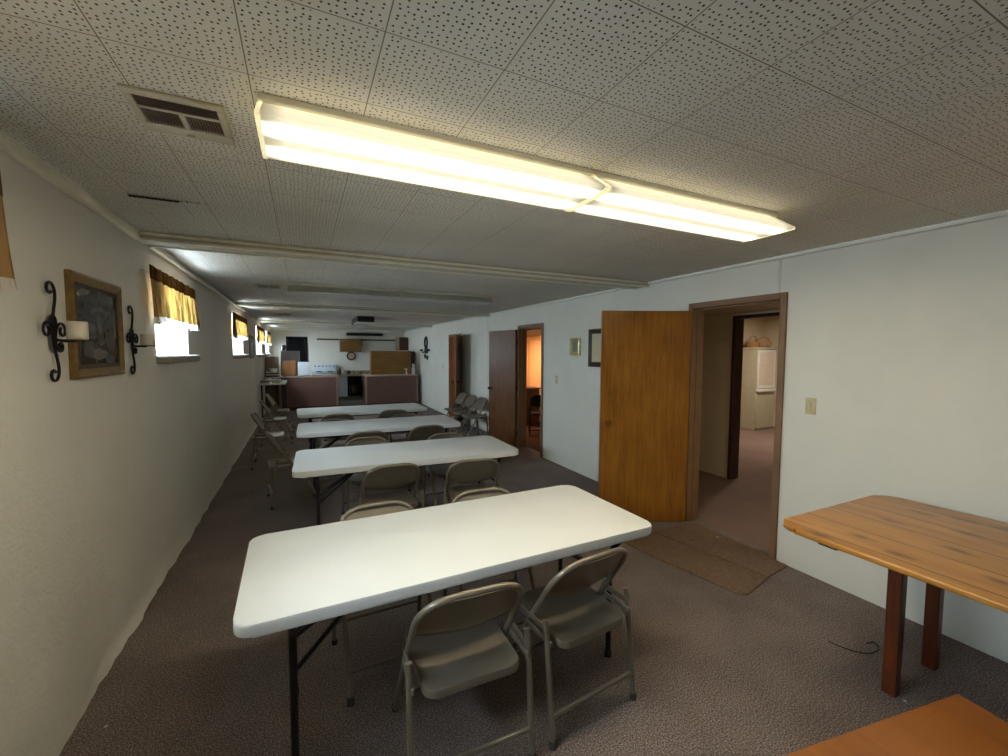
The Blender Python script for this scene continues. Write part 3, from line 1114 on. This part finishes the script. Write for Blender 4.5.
# ------------------------------------------------------------------ pine table by the right wall
t = thing('drop_leaf_table', 'varnished pine plank table against the right wall with red brown legs', 'table', (3.55, .54, 0))
hx, y0, y1 = .515, -.78, .745
o = []
n = .045
def corner(cx, cy, sx, sy):
    # ovolo corner with a small step either side
    p = [(cx, cy - sy * .11), (cx - sx * .022, cy - sy * .105)]
    for k in range(6):
        a = PI / 2 * k / 5
        p.append((cx - sx * (.010 + .066 * (1 - math.cos(a))), cy - sy * (.096 - .080 * math.sin(a))))
    p += [(cx - sx * .082, cy - sy * .022), (cx - sx * .09, cy)]
    return p
o += corner(hx, y1, 1, 1)
o += corner(-hx, y1, -1, 1)[::-1]
o += corner(-hx, y0, -1, -1)
o += corner(hx, y0, 1, -1)[::-1]
obj('tabletop', prism(o, .752, .778, .007, 3), 'plank', t)
ap = nb()
add_box(ap, -.20, .20, -.35, .36, .665, .752, .004, 1)
obj('apron', ap, 'leg_red', t)
for x in (-.12, .28 + .0):
    for y in (-.36, .40):
        lg = box(x - .027, x + .027, y - .028, y + .028, 0, .752, .004, 1)
        for v in lg.verts:
            if v.co.z < .3:
                v.co.x = x + (v.co.x - x) * .9
        obj('leg', lg, 'leg_red', t)
for y in (.53, -.58):
    sl = nb()
    add_box(sl, -.455, .40, y - .04, y + .04, .722, .752, .003, 1)
    obj('leaf_support', sl, 'darkwood', t)

# low table corner at the lower right
t = thing('low_table', 'orange brown wooden table corner at the bottom right edge', 'table', (2.86, .555, 0), R(-8.5))
obj('tabletop', box(-1.0, 0, -.62, 0, .455, .50, .006, 2), 'bench', t)
for x in (-.94, -.06):
    for y in (-.56, -.06):
        obj('leg', box(x - .028, x + .028, y - .028, y + .028, 0, .455, .004, 1), 'bench', t)
bm = nb()
for x0, x1, yy0, yy1 in ((-.90, -.10, -.07, -.05), (-.90, -.10, -.57, -.55), (-.07, -.05, -.53, -.09), (-.95, -.93, -.53, -.09)):
    add_box(bm, x0, x1, yy0, yy1, .38, .455)
obj('apron', bm, 'bench', t)

# thin cord and crumbs on the carpet
tag(obj('cord', tube(fillet([(3.56, 1.27, .004), (3.58, 1.19, .004), (3.64, 1.12, .004), (3.74, 1.11, .005), (3.79, 1.155, .006), (3.74, 1.17, .004)], .05, 6), .0028, 6), 'iron'), 'thin dark cord lying on the carpet beside the pine table', 'cord')
for k, (x, y, z, lab) in enumerate(((4.16, 2.44, .0142, 'tiny white paper scrap on the carpet strip in the nearest doorway'), (3.43, .885, 0, 'tiny white scrap on the carpet by the pine table leg'), (.14, 2.28, 0, 'tiny white plaster crumb at the foot of the left wall'))):
    bm = nb()
    bmesh.ops.create_icosphere(bm, subdivisions=1, radius=.007)
    for v in bm.verts:
        v.co = Vector((v.co.x * 1.4 * (1 + .4 * noise.noise(v.co * 90 + Vector((k, 0, 0)))), v.co.y, (v.co.z + .007) * .5))
    tag(obj('paper_scrap', bm, 'paperwhite', loc=(x, y, z)), lab, 'litter')

# ------------------------------------------------------------------ kitchen end
def counter(label, x0, x1, y0, y1):
    t = thing('kitchen_counter', label, 'counter', ((x0 + x1) / 2, y0, 0), 0, 'kitchen counters facing the tables')
    hw = (x1 - x0) / 2
    d = y1 - y0
    obj('panel', box(-hw, hw, 0, d, 0, .885, .003, 1), 'counter', t)
    obj('worktop', box(-hw - .025, hw + .025, -.03, d + .02, .886, .925, .006, 2), 'counter_top', t)
    obj('kick_board', box(-hw + .01, hw - .01, -.012, -.001, .0, .09), 'darkwood', t)
    obj('corner_trim', box(-hw - .006, -hw + .03, -.012, .02, .09, .885, .002, 1), 'beige', t)
    obj('corner_trim', box(hw - .03, hw + .006, -.012, .02, .09, .885, .002, 1), 'beige', t)
    return t
counter('long maroon brown counter at left of the kitchen gap with pale top', .36, 1.81, 12.8, 13.42)
counter('maroon brown counter at right of the kitchen gap, against the right wall', 2.58, 4.10, 12.8, 13.42)

def cabinet_box(name, label, cat, x0, x1, y0, y1, z0, z1, mat, door_mat=None, knobs=True, ndoor=1, group=None):
    t = thing(name, label, cat, ((x0 + x1) / 2, y0, z0), 0, group)
    hw, d, h = (x1 - x0) / 2, y1 - y0, z1 - z0
    obj('body', box(-hw, hw, .018, d, 0, h, .003, 1), mat, t)
    for k in range(ndoor):
        a = -hw + 2 * hw * k / ndoor
        b = -hw + 2 * hw * (k + 1) / ndoor
        dd = obj('door', box(a + .006, b - .006, 0, .0175, .008, h - .008, .003, 1), door_mat or mat, t)
        if knobs:
            obj('knob', lathe([(.012, 0), (.008, -.008), (.014, -.02), (0, -.026)], 12, (b - .05 if k == 0 else a + .05, 0, h * .5), 'Y'), 'dark_knob', dd)
    return t
cabinet_box('wooden_box', 'upright brown wooden box on the left counter beside the white microwave', 'box', .44, .765, 12.9, 13.25, .926, 1.345, 'oak', knobs=False)
t = thing('microwave_oven', 'white boxy appliance on the left counter beside the wooden box', 'microwave', (.985, 12.88, .926))
obj('body', box(-.175, .175, .02, .36, .012, .385, .012, 2), 'white_enamel', t)
obj('door', box(-.172, .09, .0, .019, .018, .38, .006, 2), 'white_enamel', t)
obj('control_panel', box(.094, .172, .004, .019, .018, .38, .004, 1), 'white', t)
obj('foot', box(-.15, .15, .05, .33, 0, .012), 'darkgrey', t)

# stove at the back wall
t = thing('kitchen_stove', 'white kitchen stove with control panel against the back wall', 'stove', (1.58, 14.62, 0))
obj('body', box(-.36, .36, .03, .66, .06, .93, .01, 2), 'white_enamel', t)
obj('cooktop', box(-.365, .365, .01, .66, .931, .95, .006, 2), 'white_enamel', t)
bg = obj('control_panel', box(-.36, .36, .56, .66, .951, 1.19, .02, 3), 'white_enamel', t)
for k in range(6):
    obj('knob', lathe([(.02, 0), (.022, -.018), (.012, -.025), (0, -.026)], 12, (-.28 + .112 * k, .56, 1.12), 'Y'), 'darkgrey', bg)
obj('toe_kick', box(-.33, .33, .06, .62, 0, .06), 'darkgrey', t)
od = obj('oven_door', box(-.35, .35, 0, .029, .25, .88, .008, 2), 'white_enamel', t)
obj('door_handle', tube(fillet([(-.27, 0, .83), (-.27, -.04, .83), (.27, -.04, .83), (.27, 0, .83)], .02, 4), .01, 8), 'white_enamel', od)
obj('drawer', box(-.35, .35, .004, .029, .07, .235, .006, 2), 'white_enamel', t)
for x, y in ((-.17, .17), (.17, .17), (-.17, .42), (.17, .42)):
    bm = nb()
    for rr_ in (.04, .065, .09):
        add_tube(bm, [(x + rr_ * math.cos(2 * PI * k / 20), y + rr_ * math.sin(2 * PI * k / 20), .955) for k in range(21)], .006, 6, False)
    obj('burner', bm, 'black', t)

# back work counter with open dark space under it
t = thing('work_counter', 'beige topped work counter along the back wall beside the stove', 'counter', (2.72, 14.6, 0))
obj('worktop', box(-.76, 1.5, 0, .66, .80, .86, .01, 2), 'beige', t)
obj('splash_edge', box(-.76, 1.5, .62, .66, .861, .96, .006, 1), 'beige', t)
obj('side_panel', box(-.76, -.48, .03, .60, .14, .80, .003, 1), 'white_enamel', t)
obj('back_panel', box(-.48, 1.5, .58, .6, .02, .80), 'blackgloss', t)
obj('cabinet_body', box(.02, 1.5, .03, .58, .1, .80, .003, 1), 'brownwood', t)
obj('kick_board', box(-.76, 1.5, .06, .08, 0, .14), 'grey', t)
bm = nb()
add_box(bm, -.40, -.02, .1, .5, .02, .5, .02, 2)
tag(obj('waste_bin', bm, 'blackgloss', loc=(2.72, 14.6, 0)), 'black bin in the dark gap under the work counter', 'bin')
def bottle(label, x, y, z, r, h, mat, cap='white'):
    t = thing('bottle', label, 'bottle', (x, y, z), 0, 'bottles and jars on the work counter')
    obj('body', lathe([(r, 0), (r, h * .6), (r * .4, h * .78), (r * .4, h * .9)], 14), mat, t)
    obj('cap', lathe([(r * .48, h * .9), (r * .48, h), (0, h)], 12), cap, t)
bottle('dark brown bottle beside the stove on the work counter', 2.00, 14.75, .861, .045, .25, 'brownwood', 'darkgrey')
bottle('white bottle on the work counter, second from the stove', 2.13, 14.78, .861, .05, .22, 'white')
bottle('small dark jar on the work counter, third from the stove', 2.30, 14.8, .861, .05, .14, 'darkgrey')
bottle('pale jar on the work counter below the clock', 2.43, 14.8, .861, .055, .15, 'beige')
bottle('grey jar on the work counter right of the clock', 2.66, 14.8, .861, .06, .12, 'grey')

# dark serving hatch on the back wall
t = thing('dark_window', 'black rectangular window panel on the back wall above the microwave', 'window', (.77, YB, 1.66))
fr = nb()
for x0, x1, z0, z1 in ((-.31, .31, -.42, -.39), (-.31, .31, .39, .42), (-.31, -.28, -.39, .39), (.28, .31, -.39, .39)):
    add_box(fr, x0, x1, -.03, 0, z0, z1, .004, 1)
obj('frame', fr, 'blackgloss', t)
obj('pane', box(-.28, .28, -.018, -.002, -.39, .39), 'blackmatte', t)
for x in (-.095, .095):
    obj('glazing_bar', box(x - .008, x + .008, -.026, -.0185, -.39, .39), 'blackmatte', t)

tag(obj('wall_rail', box(1.37, 3.93, YB - .025, YB - .001, 1.985, 2.035, .004, 1), 'brownwood'), 'long thin brown wooden rail across the back wall', 'rail')
cabinet_box('wall_cabinet', 'yellow brown wall cabinet above the clock on the back wall', 'cabinet', 2.06, 2.72, 14.99, YB - .028, 1.60, 2.03, 'ply', ndoor=2)
cabinet_box('wall_cabinet', 'dark brown wall cabinet in the far right corner above the counter', 'cabinet', 3.91, 4.225, 14.55, YB - .028, 1.65, 2.10, 'beige', 'brownwood', ndoor=1)
t = thing('wall_clock', 'round wall clock with dark rim on the back wall under the yellow brown cabinet', 'clock', (2.43, YB, 1.455))
obj('rim', lathe([(.10, -.02), (.105, -.035), (.14, -.04), (.15, -.02), (.15, 0), (.10, 0), (.10, -.02)], 32, (0, 0, 0), 'Y', cap=False), 'brownwood', t)
obj('dial', lathe([(.105, -.016), (0, -.017)], 32, (0, 0, 0), 'Y'), 'paper', t)
bm = nb()
add_box(bm, -.006, .006, -.023, -.0175, -.01, .055)
add_box(bm, -.006, .05, -.029, -.0235, -.006, .006)
obj('hand', bm, 'blackgloss', t)
t = thing('wall_bar', 'long black bar mounted high on the back wall just below the ceiling', 'bar', (2.88, YB, 2.19))
obj('bar', box(-.6, .6, -.12, -.02, -.045, .045, .008, 2), 'blackgloss', t)
for x in (-.4, .4):
    obj('bracket', box(x - .02, x + .02, -.02, 0, -.03, .03), 'darkgrey', t)

t = thing('ceiling_light_box', 'black sided light box with white underside hung on the far ceiling', 'ceiling light', (2.16, 9.35, H))
bm = nb()
add_box(bm, -.17, .17, 0, .03, -.12, 0, .003, 1)
add_box(bm, -.17, .17, 1.17, 1.2, -.12, 0, .003, 1)
add_box(bm, -.17, -.145, .03, 1.17, -.10, 0, .003, 1)
add_box(bm, .145, .17, .03, 1.17, -.10, 0, .003, 1)
obj('side_frame', bm, 'blackgloss', t)
obj('diffuser', box(-.145, .145, .03, 1.17, -.112, -.02, .006, 1), 'white', t)

# tall plywood back of a hutch standing on the right counter
t = thing('hutch', 'brown plywood backed hutch standing on the right kitchen counter', 'cabinet', (3.35, 13.0, .926))
obj('back_panel', box(-.56, .56, 0, .02, 0, .70, .002, 1), 'ply', t)
for s in (-1, 1):
    obj('side_panel', box(s * .575 - .015, s * .575 + .015, -.012, .30, 0, .71, .002, 1), 'oak', t)
obj('shelf', box(-.56, .56, .021, .30, .33, .35), 'oak', t)
obj('top', box(-.56, .56, .021, .30, .69, .705), 'oak', t)
cabinet_box('side_cupboard', 'dark brown cupboard behind the hutch in the right kitchen corner', 'cabinet', 3.78, 4.2, 13.6, 14.1, 0, 1.62, 'brownwood', ndoor=1)
t = thing('white_jug', 'small white jug on the right counter in front of the hutch', 'jug', (3.78, 12.90, .926))
obj('body', lathe([(.03, 0), (.035, .02), (.018, .06), (.016, .13), (.03, .17), (.0, .175)], 16), 'wax', t)
obj('spout', tube([(-.02, 0, .15), (-.07, 0, .165)], .009, 8), 'wax', t)
t = thing('pitcher', 'tall white pitcher at right end of the right counter against the wall', 'pitcher', (4.02, 13.02, .926))
obj('body', lathe([(.04, 0), (.055, .05), (.05, .16), (.03, .24), (.042, .30), (.036, .31)], 18), 'white_enamel', t)
obj('handle', tube([(.035, 0, .27), (.085, 0, .23), (.08, 0, .13), (.05, 0, .09)], .008, 8), 'white_enamel', t)

# left kitchen corner: narrow table with papers, cupboards behind
t = thing('side_table', 'narrow white topped table with dark legs by left wall beneath stacked papers', 'table', (.26, 11.75, 0))
obj('tabletop', box(-.235, .30, -.66, .70, .825, .855, .006, 2), 'table', t)
for x in (-.19, .25):
    for y in (-.6, .64):
        obj('leg', box(x - .018, x + .018, y - .018, y + .018, 0, .825, .003, 1), 'black', t)
zz = .856
for k in range(7):
    w_, d_ = rnd.uniform(.08, .10), rnd.uniform(.12, .15)
    h_ = (.03, .05, .025, .04, .06, .03, .035)[k]
    col = k % 2
    tb = [(.13, 11.3), (.36, 11.35)][col] if k < 4 else [(.13, 11.8), (.36, 11.82)][col]
    key = (col, k < 4)
    base = {}
    t = None
    if not hasattr(rnd, 'st'):
        rnd.st = {}
    zb = rnd.st.get(key, .856)
    bm = box(-w_, w_, -d_, d_, 0, h_, .003, 1)
    o = obj('paper_stack', bm, ('paperwhite', 'paper', 'grey')[k % 3], loc=(tb[0], tb[1], zb), rot=(0, 0, rnd.uniform(-.15, .15)))
    rnd.st[key] = zb + h_ + .0005
    where = {(0, True): 'near left pile', (1, True): 'near right pile', (0, False): 'far left pile', (1, False): 'far right pile'}[key]
    lvl = {(.856): 'bottom'}.get(zb, 'top')
    tag(o, '%s bundle of papers, %s of the %s on the narrow side table' % (('white', 'yellowed', 'grey')[k % 3], lvl, where), 'papers', 'paper bundles on the side table')
t = thing('paper_rack', 'tall grey tray rack of papers on the narrow table against the left wall', 'rack', (.22, 12.28, .856))
for k in range(4):
    obj('tray', box(-.13, .16, -.13, .13, .07 * k, .07 * k + .012, .003, 1), 'paperwhite', t)
for x, y in ((-.125, -.12), (-.125, .12), (.155, .12)):
    obj('post', tube([(x, y, 0), (x, y, .26)], .006, 8), 'grey', t)
tag(obj('bowl', lathe([(.0, .004), (.05, 0), (.09, .04), (.105, .085), (.098, .085), (.08, .04), (0, .012)], 24, (.26, 12.28, .8565 + .2225)), 'white_enamel'), 'white bowl resting on top of the paper rack by left wall', 'bowl')
cabinet_box('side_cupboard', 'brown wooden cupboard in the left kitchen corner under the farthest windows', 'cabinet', .03, .325, 13.0, 13.4, 0, 1.46, 'midbrown', knobs=False)
cabinet_box('grey_cupboard', 'grey upright cupboard behind the left counter below the black window', 'cabinet', .36, .86, 13.75, 14.2, 0, 1.62, 'grey', ndoor=2)
t = thing('speaker', 'small black box standing on the grey cupboard in kitchen corner', 'speaker', (.46, 13.95, 1.621))
obj('body', box(-.075, .075, -.07, .07, 0, .17, .02, 3), 'blackgloss', t)
obj('speaker_cone', lathe([(.05, -.071), (.045, -.075), (0, -.073)], 20, (0, 0, .085), 'Y'), 'darkgrey', t)

# ------------------------------------------------------------------ beyond the nearest doorway
t = thing('glazed_cabinet', 'white display cabinet with glass door in the lit room beyond the doorway', 'cabinet', (9.76, 5.66, 0))
bm = nb()
w_ = .30
add_box(bm, -w_, w_, .02, .40, 0, .86, .004, 1)
add_box(bm, -w_, -w_ + .02, .02, .40, .86, 1.70)
add_box(bm, w_ - .02, w_, .02, .40, .86, 1.70)
add_box(bm, -w_, w_, .38, .40, .86, 1.70)
add_box(bm, -w_ - .01, w_ + .01, .0, .41, 1.70, 1.74, .004, 1)
obj('body', bm, 'cabinet_cream', t)
dr = nb()
for x0, x1, z0, z1 in ((-w_ + .01, w_ - .01, .88, .94), (-w_ + .01, w_ - .01, 1.63, 1.69), (-w_ + .01, -w_ + .06, .94, 1.63), (w_ - .06, w_ - .01, .94, 1.63)):
    add_box(dr, x0, x1, 0, .018, z0, z1, .003, 1)
d_ = obj('glass_door', dr, 'white', t)
obj('glass_pane', box(-w_ + .06, w_ - .06, .006, .010, .94, 1.63), 'frosted', d_)
obj('lower_door', box(-w_ + .01, w_ - .01, 0, .018, .04, .80, .003, 1), 'cabinet_cream', t)
obj('ledge', box(-w_ - .01, w_ + .01, -.05, .02, .81, .87, .008, 2), 'white', t)
obj('shelf', box(-w_ + .02, w_ - .02, .05, .38, 1.27, 1.285), 'white', t)
t = thing('wicker_basket', 'tan wicker basket on top of the white display cabinet', 'basket', (9.57, 5.86, 1.741))
obj('bowl', lathe([(.10, 0), (.13, .06), (.14, .12), (.125, .12), (.11, .03), (0, .015)], 20), 'basket', t)
obj('handle', tube([(.13 * math.cos(a), 0, .11 + .13 * math.sin(a)) for a in [PI * k / 12 for k in range(13)]], .008, 8), 'basket', t)
bm = nb()
bmesh.ops.create_icosphere(bm, subdivisions=3, radius=.16)
for v in bm.verts:
    k = 1 + .35 * noise.noise(v.co * 9)
    v.co = Vector((v.co.x * k * 1.2, v.co.y * k * .8, max(-.10, v.co.z * k * .75) + .10))
tag(obj('cloth_bundle', bm, 'cloth', loc=(9.92, 5.86, 1.742)), 'rumpled tan cloth bundle on the white display cabinet, right of the basket', 'cloth')
# dark stool beside the black chair in the peach room
t = thing('upright_cabinet', 'dark upright wooden piece standing in the peach room beyond the middle door', 'cabinet', (5.42, 8.28, .004))
obj('body', box(-.24, .24, -.2, .2, .05, .80, .006, 1), 'darkwood', t)
obj('top', box(-.26, .26, -.22, .22, .801, .825, .005, 2), 'darkwood', t)
obj('plinth', box(-.23, .23, -.19, .19, 0, .05), 'dark_trim', t)

# ------------------------------------------------------------------ camera
f, yaw, pitch, roll = 422.807, .4441, -.0610, .0050
cyw, syw, cp, sp = math.cos(yaw), math.sin(yaw), math.cos(pitch), math.sin(pitch)
wv = Vector((syw * cp, cyw * cp, sp))
rv = Vector((cyw, -syw, 0))
uv = rv.cross(wv)
r2 = math.cos(roll) * rv + math.sin(roll) * uv
u2 = -math.sin(roll) * rv + math.cos(roll) * uv
scn.cycles.diffuse_bounces = 8
cam = bpy.data.cameras.new('camera')
cam.sensor_fit = 'HORIZONTAL'
cam.sensor_width = 36
cam.lens = f / 1008 * 36
cam.clip_start = .02
co = bpy.data.objects.new('camera', cam)
m = Matrix((r2, u2, -wv)).transposed().to_4x4()
m.translation = Vector((.9364, 0, 1.6117))
co.matrix_world = m
COL.link(co)
scn.camera = co

# ------------------------------------------------------------------ light
w = bpy.data.worlds.new('sky')
w.use_nodes = True
scn.world = w
nt = w.node_tree
bg = nt.nodes['Background']
bg.inputs['Color'].default_value = (.70, .85, 1.0, 1)
bg.inputs['Strength'].default_value = 50.0
for a, b, c, d in WIN:
    ld = bpy.data.lights.new('window_portal', 'AREA')
    ld.shape = 'RECTANGLE'
    ld.size = b - a
    ld.size_y = d - c
    ld.cycles.is_portal = True
    lo = bpy.data.objects.new('window_portal', ld)
    lo.location = (-TH - .02, (a + b) / 2, (c + d) / 2)
    lo.rotation_euler = Vector((1, 0, 0)).to_track_quat('-Z', 'Y').to_euler()
    # make the long side run along y
    lo.rotation_euler = (R(90), 0, R(-90))
    COL.link(lo)
def room_lamp(name, loc, power, col, size=.35):
    ld = bpy.data.lights.new(name, 'AREA')
    ld.shape = 'DISK'
    ld.size = size
    ld.energy = power
    ld.color = col
    lo = bpy.data.objects.new(name, ld)
    lo.location = loc
    COL.link(lo)
room_lamp('far_room_lamp', (8.6, 4.6, 2.38), 36, (1, .90, .76))
room_lamp('hall_fill_light', (5.1, .9, 2.09), 11, (1, .86, .66))  # unseen light added to brighten the hall
room_lamp('peach_room_lamp', (5.0, 8.3, 1.98), 26, (1, .78, .54))
room_lamp('back_hall_lamp', (5.2, 10.0, 2.09), 16, (1, .72, .48))

vs = scn.view_settings
vs.view_transform = 'Standard'
vs.look = 'None'
vs.exposure = 0.45
vs.gamma = 1.0
vs.use_curve_mapping = False
